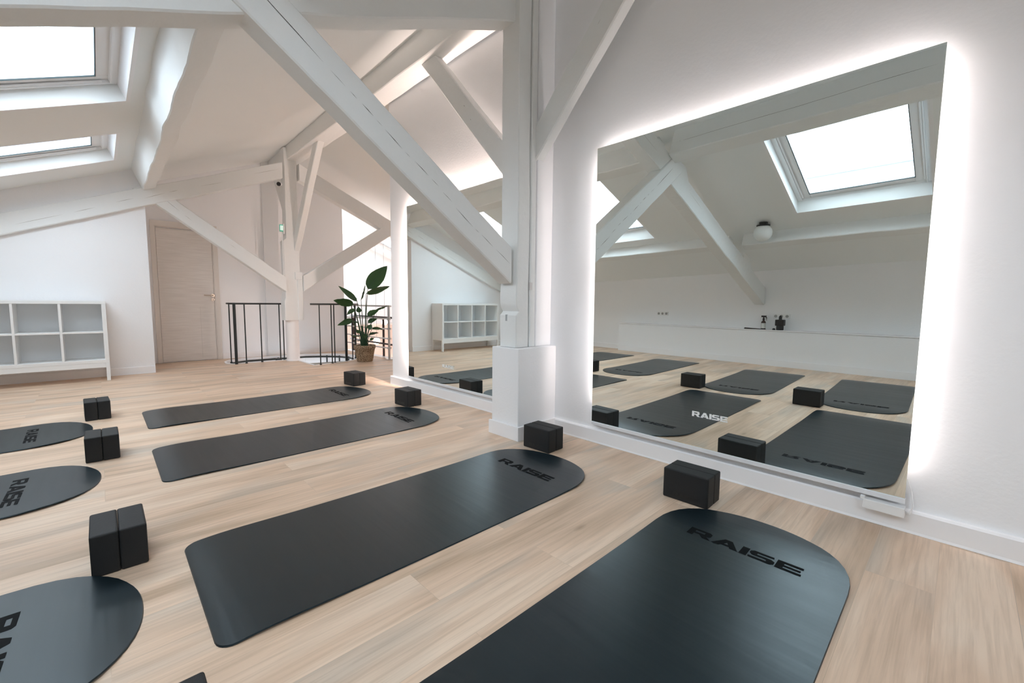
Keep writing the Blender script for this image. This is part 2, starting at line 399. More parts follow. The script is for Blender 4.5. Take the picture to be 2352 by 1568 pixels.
# ------------------------------------------------------------------ door in the far wall
d = thing('door_1', None, None, (-1.47, 8.76, 0), kind='structure')
f = MB()
f.box((-1.90, 8.745, 0), (-1.850, 8.80, 2.15)); f.box((-1.10, 8.745, 0), (-1.035, 8.80, 2.15)); f.box((-1.90, 8.745, 2.15), (-1.035, 8.80, 2.235))
f.box((-1.850, 8.757, 0.0), (-1.838, 8.80, 2.138)); f.box((-1.112, 8.757, 0.0), (-1.10, 8.80, 2.138)); f.box((-1.850, 8.757, 2.138), (-1.10, 8.80, 2.15))
f.build('door_frame', DFRAME, d)
leaf = MB().box((-1.835, 8.762, 0.012), (-1.115, 8.80, 2.125)).build('door_leaf', DOORM, d, bevel=0.002)
h = MB(); h.tube([(-1.135, 8.762, 1.085), (-1.135, 8.742, 1.085)], 0.026, 16); h.tube([(-1.135, 8.745, 1.085), (-1.135, 8.712, 1.085)], 0.009, 10)
h.tube([(-1.135, 8.712, 1.085), (-1.20, 8.708, 1.087), (-1.262, 8.71, 1.090)], 0.0095, 10)
h.build('door_handle', NICKEL, d, auto=40)
k = MB(); k.tube([(-1.135, 8.762, 1.015), (-1.135, 8.742, 1.015)], 0.024, 16); k.box((-1.139, 8.739, 1.0), (-1.131, 8.743, 1.022), 1)
k.build('keyhole_rosette', [NICKEL, CRACK], d)
mr_ = MB().box((-1.317, 8.7605, 0.05), (-1.313, 8.763, 0.90)); mr_.box((-1.36, 8.7605, 0.70), (-1.27, 8.763, 0.703))
mr_.build('panel_groove', mat('door_groove', (0.60, 0.57, 0.54), 0.7), d)

# ------------------------------------------------------------------ roof windows
def roof_window(idx, w, side=-1):
    x0, x1, y0, y1 = w
    xm = (x0+x1)/2; ym = (y0+y1)/2
    O = Vector((xm, ym, ceil_z(xm, ym)))
    slope = 0.412*(-side)              # dz/dx
    ux = Vector((1, 0, slope)); su = ux.length; u = ux/su
    v = Vector((0, 1, -0.012)).normalized(); n = u.cross(v).normalized()
    if n.z < 0: n = -n
    hu = (x1-x0)/2*su; hv = (y1-y0)/2
    def P(a, b, c): return O + u*a + v*b + n*c
    def bx(mb, a0, a1, b0, b1, c0, c1, mi=0):
        mb.prism([P(a0,b0,c0), P(a1,b0,c0), P(a1,b1,c0), P(a0,b1,c0)], [P(a0,b0,c1), P(a1,b0,c1), P(a1,b1,c1), P(a0,b1,c1)], mi)
    def frame(mb, A, B, w_, c0, c1, mi=0):
        bx(mb, -A, A, -B, -B+w_, c0, c1, mi); bx(mb, -A, A, B-w_, B, c0, c1, mi)
        bx(mb, -A, -A+w_, -B+w_, B-w_, c0, c1, mi); bx(mb, A-w_, A, -B+w_, B-w_, c0, c1, mi)
    t = thing('window_%d' % idx, None, None, tuple(O), kind='structure')
    m = MB()   # plaster reveal
    frame(m, hu+.03, hv+.03, .03, -0.001, 0.17)
    m.build('window_reveal', WALL, t)
    m = MB(); frame(m, hu+.01, hv+.01, .05, 0.13, 0.20); frame(m, hu-.04, hv-.04, .012, 0.12, 0.20)
    m.build('window_frame', PVC, t, bevel=0.003)
    s = MB(); frame(s, hu-.048, hv-.048, .090, 0.15, 0.225)
    sash = s.build('window_sash', PVC, t, bevel=0.004)
    g = MB(); frame(g, hu-.133, hv-.133, .006, 0.146, 0.156)
    g.build('gasket', GASKET, sash)
    g = MB(); bx(g, -hu+.13, hu-.13, -hv+.13, hv-.13, 0.178, 0.184)
    g.build('window_pane', GLASS, t)
    # outside cladding so the edge reads against the sky
    c_ = MB(); frame(c_, hu-.02, hv-.02, .09, 0.22, 0.25); c_.build('outer_cladding', ZINC, t)
    # blind guide rail at the far jamb
    r = MB(); r.tube([P(-hu+.10, hv-.062, .138), P(hu-.10, hv-.062, .138)], .010, 8); r.tube([P(-hu+.10, -hv+.062, .138), P(hu-.10, -hv+.062, .138)], .010, 8)
    r.build('blind_rail', PVC, t, auto=40)
    return t
for i, w in enumerate(WIN): roof_window(i+1, w)
roof_window(5, WINR[0], 1)

# ------------------------------------------------------------------ timbers
def ring_noise(p, s, amp):
    return Vector((mn.noise(p*s + Vector((3.1, 0, 0))), mn.noise(p*s + Vector((0, 7.7, 0))), mn.noise(p*s + Vector((0, 0, 5.3)))))*amp
def timber(name, label, p0, p1, w, h, side, parent=None, amp=0.010, seg=26, cracks=(), group=None, cat='beam', cuts=None, c=0.008, slot=()):
    """beam from p0 to p1; side = unit vector of the width w; the other cross axis has depth h.
       cuts: optional (normal0, normal1) end-plane normals"""
    p0 = Vector(p0); p1 = Vector(p1); ax = (p1-p0); L = ax.length; ax.normalize()
    sd = Vector(side); sd = (sd - ax*sd.dot(ax)).normalized(); up = sd.cross(ax).normalized()
    if up.z < 0 and abs(up.z) > 0.05: up = -up
    prof = [(-w/2+c, -h/2), (w/2-c, -h/2), (w/2, -h/2+c), (w/2, h/2-c), (w/2-c, h/2), (-w/2+c, h/2), (-w/2, h/2-c), (-w/2, -h/2+c)]
    mb = MB(); rings = []
    for i in range(seg+1):
        t = i/seg; ring = []
        for a, b in prof:
            q = p0 + ax*(L*t) + sd*a + up*b
            if cuts:
                for idx, base in ((0, p0), (1, p1)):
                    nn = cuts[idx]
                    if nn and ((idx == 0 and i == 0) or (idx == 1 and i == seg)):
                        nn = Vector(nn); k = (base - q).dot(nn)/ax.dot(nn); q = q + ax*k
            corner = Vector((round(a/w), round(b/h), 0))
            e = amp if 0 < i < seg else amp*0.3
            q2 = q + ring_noise(p0*1.7 + ax*(L*t) + corner*3.0, 2.2, e) + ring_noise(p0 + ax*(L*t) + corner*5.0, 9.0, e*0.35)
            ring.append(q2)
        rings.append(ring)
    n = len(prof)
    for r in rings: mb.v += r
    for i in range(seg):
        for k in range(n):
            mb.f.append([i*n+k, i*n+(k+1) % n, (i+1)*n+(k+1) % n, (i+1)*n+k]); mb.mi.append(0)
    mb.f.append(list(range(n))[::-1]); mb.mi.append(0); mb.f.append([seg*n+k for k in range(n)]); mb.mi.append(0)
    # cracks: (face sign on the side axis, t0, t1, offset0, offset1, width, material index)
    for fs, t0, t1, o0, o1, wd, mi in cracks:
        K = max(2, int((t1-t0)*L/0.12)); 
        def surf(t):
            i = min(seg-1, int(t*seg)); fr = t*seg - i
            idx = (2, 3) if fs > 0 else (7, 6)
            lo = rings[i][idx[0]].lerp(rings[i+1][idx[0]], fr); hi = rings[i][idx[1]].lerp(rings[i+1][idx[1]], fr)
            return lo, hi
        prev = None
        for j in range(K+1):
            t = t0 + (t1-t0)*j/K; lo, hi = surf(t)
            off = o0 + (o1-o0)*j/K + 0.02*mn.noise(Vector((t*14, p0.y, fs*3)))
            ww = wd*(1 if 0 < j < K else 0.1)*(0.6 + 0.6*abs(mn.noise(Vector((t*31, p0.x, 1)))))
            mid = lo.lerp(hi, 0.5+off); dirv = (hi-lo).normalized(); out = sd*(1 if fs > 0 else -1)*0.0016
            cur = (mid + dirv*ww/2 + out, mid - dirv*ww/2 + out)
            if prev: mb.add([prev[0], prev[1], cur[1], cur[0]], [(0, 1, 2, 3)], mi)
            prev = cur
    o = mb.build(name, [TIMBER, CRACK, SOFTCRACK], parent, fixn=False, auto=28)
    b_ = bmesh.new(); b_.from_mesh(o.data)
    bmesh.ops.recalc_face_normals(b_, faces=[f_ for f_ in b_.faces if f_.material_index == 0]); b_.to_mesh(o.data); b_.free()
    if parent is None: tag(o, label, cat, group or {'rafter': 'sloping rafters of the roof trusses', 'strut': 'diagonal struts of the roof trusses', 'brace': 'braces between king posts and ridge', 'purlin': 'purlins under the roof slope'}.get(name))
    return o

YS = (0, -1, 0)     # side axis pointing at the camera
# near truss
nr = lambda x: 3.085 + 0.41*x
xa, xb = -5.212, -0.325
timber('rafter', 'thick white sloping timber crossing the top of the photo into the near king post', (xa, 2.375, nr(xa)+.135), (xb, 2.375, nr(xb)+.135), 0.155, 0.250, YS, amp=.009, seg=44,
       cuts=((1, 0, 0), (1, 0, 0)), cracks=[(1, .50, .57, .1, .12, .003, 2), (1, .72, .80, .0, -.02, .003, 2)])
timber('strut', 'long white diagonal timber with a black dashed crack, low on the near post', (-2.10, 2.35, 2.475), (-0.36, 2.35, 1.272), 0.140, 0.213, YS, amp=.006, seg=30,
       cuts=((0.41, 0, -1), (1, 0, 0)),
       cracks=[(1, .045, .25, .10, .03, .0042, 1), (1, .27, .315, .03, .02, .0022, 1), (1, .33, .35, .03, .02, .003, 1), (1, .365, .40, .03, .03, .0055, 1), (1, .41, .43, .02, .02, .002, 1),
               (1, .44, .50, .01, .0, .0045, 1), (1, .51, .53, .0, .0, .002, 1), (1, .545, .60, .02, .03, .004, 1), (1, .61, .64, .03, .04, .003, 1), (1, .66, .70, .0, .0, .0035, 1),
               (1, .72, .80, -.05, -.06, .0045, 1), (1, .81, .83, -.06, -.06, .002, 1), (1, .84, .90, -.04, -.03, .0045, 1), (1, .915, .99, -.02, -.02, .004, 1)])
# king post, near
kp = thing('king_post', 'white timber king post standing on the square plinth between the two mirrors', 'post', (-0.25, 2.34, 0.675), 'king posts of the roof trusses')
def post_shape(x0, x1, y0, y1, z0, z1, name, m=TIMBER, parent=None, amp=.006, seg=40, bulge=None):
    mb = MB(); c = .006
    prof = [(x0+c, y0), (x1-c, y0), (x1, y0+c), (x1, y1-c), (x1-c, y1), (x0+c, y1), (x0, y1-c), (x0, y0+c)]
    n = 8
    for i in range(seg+1):
        z = z0 + (z1-z0)*i/seg
        dx0 = bulge(z) if bulge else 0.0
        for a, b in prof:
            q = Vector((a, b, z))
            if a < (x0+x1)/2: q.x += dx0
            cr = Vector((round(a, 1), round(b, 1), 0))
            d = ring_noise(Vector((cr.x*31, cr.y*17, z)), 2.0, amp) + ring_noise(Vector((cr.x*11, cr.y*27, z)), 8.0, amp*.4)
            q += Vector((d.x, d.y, 0)); mb.v.append(q)
    for i in range(seg):
        for k in range(n): mb.f.append([i*n+k, i*n+(k+1) % n, (i+1)*n+(k+1) % n, (i+1)*n+k]); mb.mi.append(0)
    mb.f.append(list(range(n))[::-1]); mb.mi.append(0); mb.f.append([seg*n+k for k in range(n)]); mb.mi.append(0)
    return mb.build(name, m, parent, auto=28)
def bl(z):
    if z < 0.915: return -0.012
    if z < 0.95: return 0.018
    if z < 1.16: return -0.010*math.sin((z-.95)/.21*3.1)
    return 0.0
post_shape(-0.325, -0.205, 2.252, 2.43, 0.675, 3.32, 'post_shaft', parent=kp, amp=.006, seg=90, bulge=bl)
post_shape(-0.194, -0.137, 2.250, 2.42, 0.675, 3.32, 'side_batten', parent=kp, amp=.002)
MB().box((-0.206, 2.285, 1.42), (-0.18, 2.42, 3.32)).box((-0.206, 2.31, 0.675), (-0.18, 2.42, 1.42)).build('groove_fillet', TIMBER, kp)
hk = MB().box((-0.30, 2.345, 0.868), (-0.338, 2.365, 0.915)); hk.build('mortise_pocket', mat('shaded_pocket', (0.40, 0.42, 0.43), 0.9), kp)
MB().box((-0.205, 2.243, 1.10), (-0.178, 2.256, 1.155)).build('iron_nail_plate', mat('painted_metal_plate', (0.66, 0.64, 0.63), 0.6), kp)
# braces up to the ridge
timber('brace', 'white diagonal timber rising toward the camera from the near post', (-0.112, 2.40, 2.02), (-0.112, 1.16, 3.335), 0.085, 0.172, (-1, 0, 0), amp=.005, cuts=((0, 1, 0), (0, 0, 1)),
       cracks=[(1, .66, .67, .0, .0, .004, 2), (1, .55, .57, .1, .1, .003, 2)])
timber('brace', 'white diagonal timber rising away behind the near post to the ridge', (-0.112, 2.43, 1.95), (-0.112, 3.78, 3.40), 0.085, 0.172, (-1, 0, 0), amp=.006, cuts=((0, 1, 0), (0, 0, 1)),
       cracks=[(1, .50, .51, .1, .1, .006, 1), (1, .42, .43, -.1, -.1, .005, 2)])
rb = timber('ridge_beam', 'long white ridge beam under the apex of the roof above the mirror wall', (-0.098, Y0+.01, 3.43), (-0.098, 8.73, 3.405), 0.235, 0.27, (1, 0, 0), amp=.008, seg=80)
# purlins
timber('purlin', 'crooked white beam along the ceiling slope to the right of the open roof windows', (-2.045, 2.47, 2.665), (-2.015, 7.62, 2.62), 0.15, 0.31, (1, 0, .41), amp=.014, seg=60,
       cracks=[(-1, .10, .105, .2, .25, .006, 1)])
timber('purlin', 'cracked white beam above the roof window reflected in the large mirror', (-2.00, Y0+.01, 2.70), (-2.035, 2.28, 2.675), 0.16, 0.35, (1, 0, .41), amp=.010, seg=46,
       cracks=[(1, .62, .99, -.05, -.12, .003, 1), (1, .40, .60, -.02, -.05, .002, 2)])
timber('purlin', 'low white beam near the left wall carrying the globe lamp, reflected in large mirror', (-4.155, Y0+.01, 1.94), (-4.155, 2.28, 1.858), 0.15, 0.21, (1, 0, .41), amp=.010, seg=46)
timber('purlin', 'low white beam near the left wall between the two roof trusses', (-4.155, 2.47, 1.872), (-4.155, 7.60, 1.80), 0.15, 0.20, (1, 0, .41), amp=.010, seg=46)
# cleats on the near rafter under the purlins
for nm, x, lb in (('cleat', -2.24, 'small white timber cleat on the near rafter below the upper beam'), ('cleat', -4.36, 'small white timber cleat on the near rafter below the lower beam')):
    z = nr(x)+.26
    mb = MB(); mb.extr([(x+.14, 2.30, z+.05), (x+.14, 2.30, z+.15), (x-.10, 2.30, z+.08), (x-.20, 2.30, z-.09)], (0, .15, 0))
    tag(mb.build(nm, TIMBER, bevel=.008), lb, 'beam', 'cleats on the near rafter')

# far truss
fr_ = lambda x: 3.075 + 0.4126*x
timber('rafter', 'white sloping timber of the far truss running from left edge up to far post', (-5.28, 7.70, fr_(-5.28)+.122), (-0.31, 7.70, fr_(-.31)+.122), 0.16, 0.226, YS, amp=.007, seg=44,
       cuts=((1, 0, 0), (1, 0, 0)),
       cracks=[(1, .42, .50, -.15, -.12, .004, 2), (1, .52, .56, -.10, -.08, .005, 2), (1, .60, .635, -.02, .0, .005, 2), (1, .655, .70, -.10, -.04, .006, 2), (1, .71, .73, -.02, .0, .005, 2), (1, .78, .84, .0, -.05, .004, 2), (1, .92, .99, .1, .1, .004, 2)])
timber('strut', 'white diagonal timber in front of the far door down to far post', (-2.02, 7.70, 2.50), (-0.31, 7.70, 1.272), 0.14, 0.195, YS, amp=.005, seg=26, cuts=((0.41, 0, -1), (1, 0, 0)),
       cracks=[(1, .12, .22, .1, .0, .005, 2), (1, .25, .30, -.05, -.05, .004, 2), (1, .55, .60, .1, .1, .003, 2)])
timber('rafter', 'white sloping timber of the far truss falling to the right behind post', (-0.05, 7.72, 3.10), (5.3, 7.72, 0.80), 0.16, 0.24, YS, amp=.007, seg=44, cuts=((1, 0, 0), (1, 0, 0)))
timber('strut', 'white diagonal timber rising right from the far post above the stairwell', (-0.04, 7.70, 1.295), (1.50, 7.70, 2.34), 0.14, 0.205, YS, amp=.005, cuts=((1, 0, 0), (-0.45, 0, -1)))
kp2 = thing('king_post', 'white timber king post of the far truss standing on a round column', 'post', (-0.19, 7.78, 0.68), 'king posts of the roof trusses')
post_shape(-0.300, -0.075, 7.69, 7.88, 0.685, 3.45, 'post_shaft', parent=kp2, amp=.008, seg=60, bulge=lambda z: (-0.03 if z < 1.05 else (-0.012 if z < 2.0 else 0.035)))
post_shape(-0.125, -0.045, 7.665, 7.76, 0.685, 1.42, 'side_block', parent=kp2, amp=.004)
MB().box((-0.16, 7.655, 1.36), (-0.05, 7.70, 1.48)).build('wooden_peg_block', TIMBER, kp2, bevel=.006)
timber('brace', 'white diagonal timber from far post rising toward the camera to the ridge', (-0.11, 7.72, 1.92), (-0.11, 6.55, 3.34), 0.09, 0.16, (-1, 0, 0), amp=.005, cuts=((0, 1, 0), (0, 0, 1)))
timber('brace', 'white diagonal timber behind the far post rising to the ridge', (-0.11, 7.86, 2.15), (-0.11, 8.70, 3.30), 0.09, 0.15, (-1, 0, 0), amp=.005, cuts=((0, 1, 0), (0, 0, 1)))
col = MB().lathe((-0.19, 7.81, 0.0), [(0.108, 0.0), (0.108, 0.02), (0.100, 0.025), (0.100, 0.66), (0.104, 0.684)], 32)
tag(col.build('column', TRIM, auto=40), 'short round white column under the far king post beside the stair railing', 'column')

# ------------------------------------------------------------------ plinth and boxed casing
pl = thing('plinth', 'square white plinth with baseboard under the near king post', 'plinth', (-0.17, 2.32, 0))
MB().box((-0.372, 2.185, 0.0), (WX, 2.475, 0.672)).build('plinth_body', WALL, pl, bevel=.006)
b_ = MB(); lp = [(-0.390, 2.165), (WX, 2.165), (WX, 2.183), (-0.3745, 2.183), (-0.3745, 2.49), (-0.390, 2.49)]
b_.prism([(x, y, .001) for x, y in lp], [(x, y, .103) for x, y in lp]); b_.build('plinth_baseboard', TRIM, pl)
struct('trim_1', MB().box((-0.134, 2.244, 0.672), (WX, 2.46, 3.56)), WALL, bevel=.008)

# ------------------------------------------------------------------ mirrors
def refl_x(m, y, z): return m[0] + m[1]*(y-1) + m[2]*(z-1)
def wall_mirror(label, m, y0, y1, z0, z1, ty, tz, led):
    X = lambda y, z, d=0: Vector((refl_x(m, y, z)+d, y, z))
    t = thing('wall_mirror', label, 'mirror', tuple(X((y0+y1)/2, z0)), 'backlit wall mirrors')
    g = MB().add([X(y0, z0), X(y1, z0), X(y1, z1), X(y0, z1)], [(0, 1, 2, 3)]); 
    g.build('mirror_glass', MIRROR, t, fixn=False)
    p = MB().prism([X(y0, z0, .0005), X(y1, z0, .0005), X(y1, z1, .0005), X(y0, z1, .0005)], [X(y0, z0, .006), X(y1, z0, .006), X(y1, z1, .006), X(y0, z1, .006)])
    p.build('backing_panel', MEDGE, t)
    # spacer frame
    e = .040; s = MB()
    def rr(a, b, c, d_, x0=.006, x1=None):
        q = [X(a, c, x0), X(b, c, x0), X(b, d_, x0), X(a, d_, x0)]
        s.prism(q, [Vector((WX-.001, v.y, v.z)) for v in q])
    rr(y0+e, y1-e, z1-e-.02, z1-e); rr(y0+e, y0+e+.02, z0+.03, z1-e); rr(y1-e-.02, y1-e, z0+.03, z1-e)
    s.build('spacer_frame', MRAIL, t)
    # LED strips along top and both sides, facing outwards
    l = MB(); xm0, xm1 = .010, .022
    def strip(p, q, out):              # glowing face of the tape looks outwards, its back sits on the spacer
        p = X(*p, xm0); q = X(*q, xm0); o_ = Vector(out)*.002; d_ = Vector((xm1-xm0, 0, 0))
        l.prism([p, q, q + d_, p + d_], [p + o_, q + o_, q + d_ + o_, p + d_ + o_], 1)
        l.add([p + o_*1.1, q + o_*1.1, q + d_ + o_*1.1, p + d_ + o_*1.1], [(0, 1, 2, 3)], 0)
    strip((y0+e, z1-e), (y1-e, z1-e), (0, 0, 1)); strip((y0+e, z0+.14), (y0+e, z1-e), (0, -1, 0)); strip((y1-e, z0+.14), (y1-e, z1-e), (0, 1, 0))
    l.build('led_strip', [led, PLASTIC], t)
    # bottom rail
    r = MB().prism([X(y0-.002, z0-.020, -.006), X(y1+.002, z0-.020, -.006), X(y1+.002, z0+.002, -.006), X(y0-.002, z0+.002, -.006)],
                   [X(y0-.002, z0-.020, .016), X(y1+.002, z0-.020, .016), X(y1+.002, z0+.002, .016), X(y0-.002, z0+.002, .016)])
    r.build('bottom_rail', MRAIL, t, bevel=.001)
    # white wordmark, reading left to right for someone in the room (towards -y)
    tx = lettering(X(ty, tz, -.0012), (0, -1, 0), (0, 0, 1), 0.202, 0.031, 0.0004)
    o = tx.build('vinyl_lettering', FROST, t); o['label'] = 'small white RAISE lettering on the glass'
    return t
wall_mirror('large backlit wall mirror nearest the camera, right of the king post', (-.008, .007, -.006), 0.122, 1.806, 0.155, 2.056, 1.079, 0.340, LED)
wall_mirror('backlit wall mirror farther away, left of and behind the king post', (.006, 0, 0), 2.66, 4.365, 0.155, 2.062, 3.69, 0.335, LED2)

bx = thing('power_supply', 'small white power supply box below the right corner of the large mirror', 'power supply', (-.012, .19, .073))
MB().box((-0.036, 0.118, 0.078), (0.010, 0.262, 0.120)).build('supply_box', PLASTIC, bx, bevel=.002)
MB().box((-0.034, 0.256, 0.118), (-0.010, 0.272, 0.130)).build('clip', PLASTIC, bx, bevel=.001)
w_ = MB(); w_.tube([(0.0, .118, .10), (-.002, .105, .092), (.004, .098, .12), (.012, .100, .16), (.018, .108, .20), (.014, .120, .24)], .0018, 8)
w_.tube([(0.0, .118, .092), (.0, .100, .088), (.008, .094, .13), (.016, .104, .19)], .0018, 8)
w_.build('cable', PLASTIC, bx, smooth=True)

# ------------------------------------------------------------------ yoga mats
def mat_outline(Lg, W, n=26):
    """x = 0 at the round tip, going to -Lg"""
    d = .345; hw = W/2; pts = []
    for i in range(n+1):
        a = -math.pi/2 + math.pi*i/n
        ca, sa = math.cos(a), math.sin(a); e = 2/2.25
        pts.append((-d + d*abs(ca)**e, hw*(abs(sa)**e)*(1 if sa >= 0 else -1)))
    r = .05
    for cx, cy, a0 in ((-Lg+r, hw-r, 90), (-Lg+r, -hw+r, 180)):
        for i in range(7):
            a = math.radians(a0 + 90*i/6); pts.append((cx + r*math.cos(a), cy + r*math.sin(a)))
    return pts
def make_mat(label, tip, rear, W, group=None):
    tip = Vector((*tip, 0)); rear = Vector((*rear, 0)); dv = tip-rear; Lg = dv.length; ang = math.atan2(dv.y, dv.x)
    t = thing('yoga_mat', label, 'yoga mat', tuple(tip), 'yoga mats set out on the floor'); t.rotation_euler = (0, 0, ang)
    t['_org'] = [0, 0, 0]
    th = .005; d_ = .345; hw = W/2; e_ = 2/2.25; rc = .05
    def halfw(x):                      # x from 0 (tip) to -Lg
        if x > -d_:
            c_ = min(1.0, (x + d_)/d_); return hw*max(0.0, 1 - c_**(2/e_))**(e_/2)
        q = x + Lg
        return hw - rc + math.sqrt(max(0, rc*rc - (rc-q)**2)) if q < rc else hw
    xs = [-d_ + d_*math.sin(math.radians(a))**.9 for a in (90, 88.5, 86, 83, 79, 74, 68, 61, 53, 45, 36, 27, 18, 9)] + [-d_]
    xs += [-d_ - (Lg-.22-d_)*i/14 for i in range(1, 15)] + [-Lg + q for q in (.17, .13, .10, .08, .065, .05, .036, .024, .014, .007, .0025, 0.0)]
    def lift(x):                       # rolled-up memory: both ends bend down to the floor
        a = -x; b = x + Lg
        f = lambda q, h, w: h*(1-math.exp(-(q/w)**1.6))*math.exp(-(max(0, q-.12)/.28)**2)
        return f(a, .009, .10) + f(b, .008, .085)
    M_ = 14; vs = []; m1 = M_+1
    for zz in (0, 1):
        for x in xs:
            w_ = max(halfw(x), .004) - (.0022 if zz else 0)
            xx = x + (.0022*(-1 if x > -.05 else 1 if x < -Lg+.03 else 0) if zz else 0)
            for k in range(m1):
                vs.append((xx, w_*(2*k/M_-1), lift(x) + (th if zz else .0005)))
    n = len(xs); T = n*m1; fs = []
    for i in range(n-1):
        for k in range(M_):
            q = [i*m1+k, i*m1+k+1, (i+1)*m1+k+1, (i+1)*m1+k]
            fs.append(q); fs.append([T+v_ for v_ in reversed(q)])
        fs.append([i*m1, (i+1)*m1, T+(i+1)*m1, T+i*m1]); fs.append([i*m1+M_, T+i*m1+M_, T+(i+1)*m1+M_, (i+1)*m1+M_])
    for k in range(M_):
        fs.append([k, T+k, T+k+1, k+1]); fs.append([(n-1)*m1+k, (n-1)*m1+k+1, T+(n-1)*m1+k+1, T+(n-1)*m1+k])
    mb = MB().add(vs, fs)
    mb.build('mat_body', RUBBER, t, auto=40)
    mat_lift = lift
    tx = lettering((-.352, .208, th+.0003), (0, -1, 0), (1, 0, 0), .425, .060, .0003)
    for v_ in tx.v: v_.z += lift(v_.x)
    l = tx.build('printed_lettering', MATTXT, t); l['label'] = 'black RAISE lettering'
    return t
make_mat('black yoga mat nearest the camera, in front of the large mirror', (-.372, .565), (-2.30, .56), .715)
make_mat('black yoga mat second from camera in mirror row, aimed at the plinth', (-.415, 1.756), (-2.338, 1.765), .735)
make_mat('black yoga mat third from camera in the row by the mirrors', (-.380, 3.325), (-2.330, 3.33), .745)
make_mat('black yoga mat farthest from camera in the row by the mirrors', (-.368, 4.66), (-2.306, 4.655), .725)
make_mat('black yoga mat nearest the camera in the rear row, seen only in the large mirror', (-2.50, .67), (-4.40, .735), .70)
make_mat('black yoga mat at the bottom left corner, round end beside the closest block pair', (-2.478, 1.785), (-4.36, 1.855), .735)
make_mat('grey-black yoga mat at left edge, middle one with lettering visible', (-2.572, 3.31), (-4.47, 3.335), .735)
make_mat('grey-black yoga mat at left edge, farthest, partly behind a block pair', (-2.615, 4.63), (-4.55, 4.58), .76)

# ------------------------------------------------------------------ yoga blocks (pairs standing side by side)
def make_block():
    mb = MB().box((-.0395, -.115, 0), (.0395, .115, .155))
    o = mb.build('yoga_block', BLOCK, bevel=.007, seg=3, origin=(0, 0, 0))
    return o
proto = None
def place_block(x, y, rot, label, text=False):
    global proto
    if proto is None: proto = make_block(); o = proto
    else: o = proto.copy(); C.objects.link(o)
    o.location = (x, y, 0.0005); o.rotation_euler = (0, 0, rot); tag(o, label, 'yoga block', 'black foam yoga blocks standing in pairs')
    if text:
        l = lettering((-.0396, .062, .020), (0, -1, 0), (0, 0, 1), .125, .020, .0003)
        l.v = [v for v in l.v]
        q = l.build('embossed_lettering', BLOCKTXT, None, origin=(0, 0, 0)); q.parent = o; q['label'] = 'faint embossed RAISE lettering'
    return o
pairs = [  # centre x, centre y, rot, phrase
    (-.358, .915, .02, 'in the pair nearest the camera by the large mirror'),
    (-.341, 1.965, .04, 'in the pair in front of the white plinth'),
    (-.385, 3.712, .05, 'in the pair in front of the farther mirror'),
    (-.335, 5.05, .10, 'in the farthest pair near the end of the mirror wall'),
    (-2.480, 1.035, 0.0, 'in the pair cut off at the bottom edge of the photo'),
    (-2.523, 2.206, 0.0, 'in the big pair at left above the corner mat'),
    (-2.562, 3.753, 0.0, 'in the middle pair on the left'),
    (-2.588, 5.035, 0.04, 'in the farthest pair on the left')]
for i, (x, y, r, ph) in enumerate(pairs):
    ca, sa = math.cos(r), math.sin(r)
    for s, w in ((-1, 'left black foam block '), (1, 'right black foam block ')):
        place_block(x + s*.0398*ca, y + s*.0398*sa, r, w + ph, text=(s < 0 and i < 4))

# ------------------------------------------------------------------ cube shelf
sx0, sx1, sy0, sy1 = -4.005, -2.470, 7.285, 7.664
sh = thing('cube_shelf', 'white eight-cube shelf unit on legs against the far left wall', 'shelf unit', ((sx0+sx1)/2, (sy0+sy1)/2, 0))
t_ = .040
def bxp(nm, a, b, m=SHELF, bev=.002): return MB().box(a, b).build(nm, m, sh, bevel=bev)
bxp('top_panel', (sx0, sy0, .945), (sx1, sy1, .983)); bxp('bottom_panel', (sx0, sy0, .225), (sx1, sy1, .262))
bxp('side_panel', (sx0, sy0, .262), (sx0+t_, sy1, .945)); bxp('side_panel', (sx1-t_, sy0, .262), (sx1, sy1, .945))
iw = (sx1-sx0-2*t_-3*.022)/4
for i in range(1, 4):
    x = sx0 + t_ + i*iw + (i-1)*.022
    bxp('divider', (x, sy0+.002, .262), (x+.022, sy1-.01, .945))
for i in range(4):
    x = sx0 + t_ + i*(iw+.022)
    bxp('shelf_board', (x, sy0+.003, .590), (x+iw, sy1-.01, .610))
bxp('back_panel', (sx0+.02, sy1-.010, .24), (sx1-.02, sy1-.002, .96), mat('pale_back_panel', (0.80, 0.82, 0.84), .6))
for x in (sx0, sx1-.035):
    for y in (sy0, sy1-.035): bxp('leg', (x, y, .001), (x+.035, y+.035, .225))
bxp('apron', (sx0+.035, sy0+.002, .165), (sx1-.035, sy0+.022, .225)); bxp('apron', (sx0+.035, sy1-.022, .165), (sx1-.035, sy1-.002, .225))

# ------------------------------------------------------------------ built-in ledge on the left
bfx = lambda y: -4.93 - .036*y
bt = thing('built_in_ledge', 'long low white built-in ledge along the left wall, reflected in large mirror', 'ledge', (-5.05, 1.7, 0))
ya, yb = -1.6, 4.94
def ledge(zz0, zz1, off, nm, m, bev=.003):
    lo = [(bfx(ya)+off, ya, zz0), (left_wall_x(ya)+.001, ya, zz0), (left_wall_x(yb)+.001, yb, zz0), (bfx(yb)+off, yb, zz0)]
    return MB().prism(lo, [(a, b, zz1) for a, b, c in lo]).build(nm, m, bt, bevel=bev)
ledge(0.001, .540, -.006, 'ledge_front', WALL); ledge(.543, .560, 0, 'ledge_top', TRIM)
p_ = MB().prism([(bfx(ya)-.006, ya, .001), (bfx(ya)+.010, ya, .001), (bfx(yb)+.010, yb, .001), (bfx(yb)-.006, yb, .001)], [(bfx(ya)-.006, ya, .10), (bfx(ya)+.010, ya, .10), (bfx(yb)+.010, yb, .10), (bfx(yb)-.006, yb, .10)])
p_.build('ledge_baseboard', TRIM, bt)

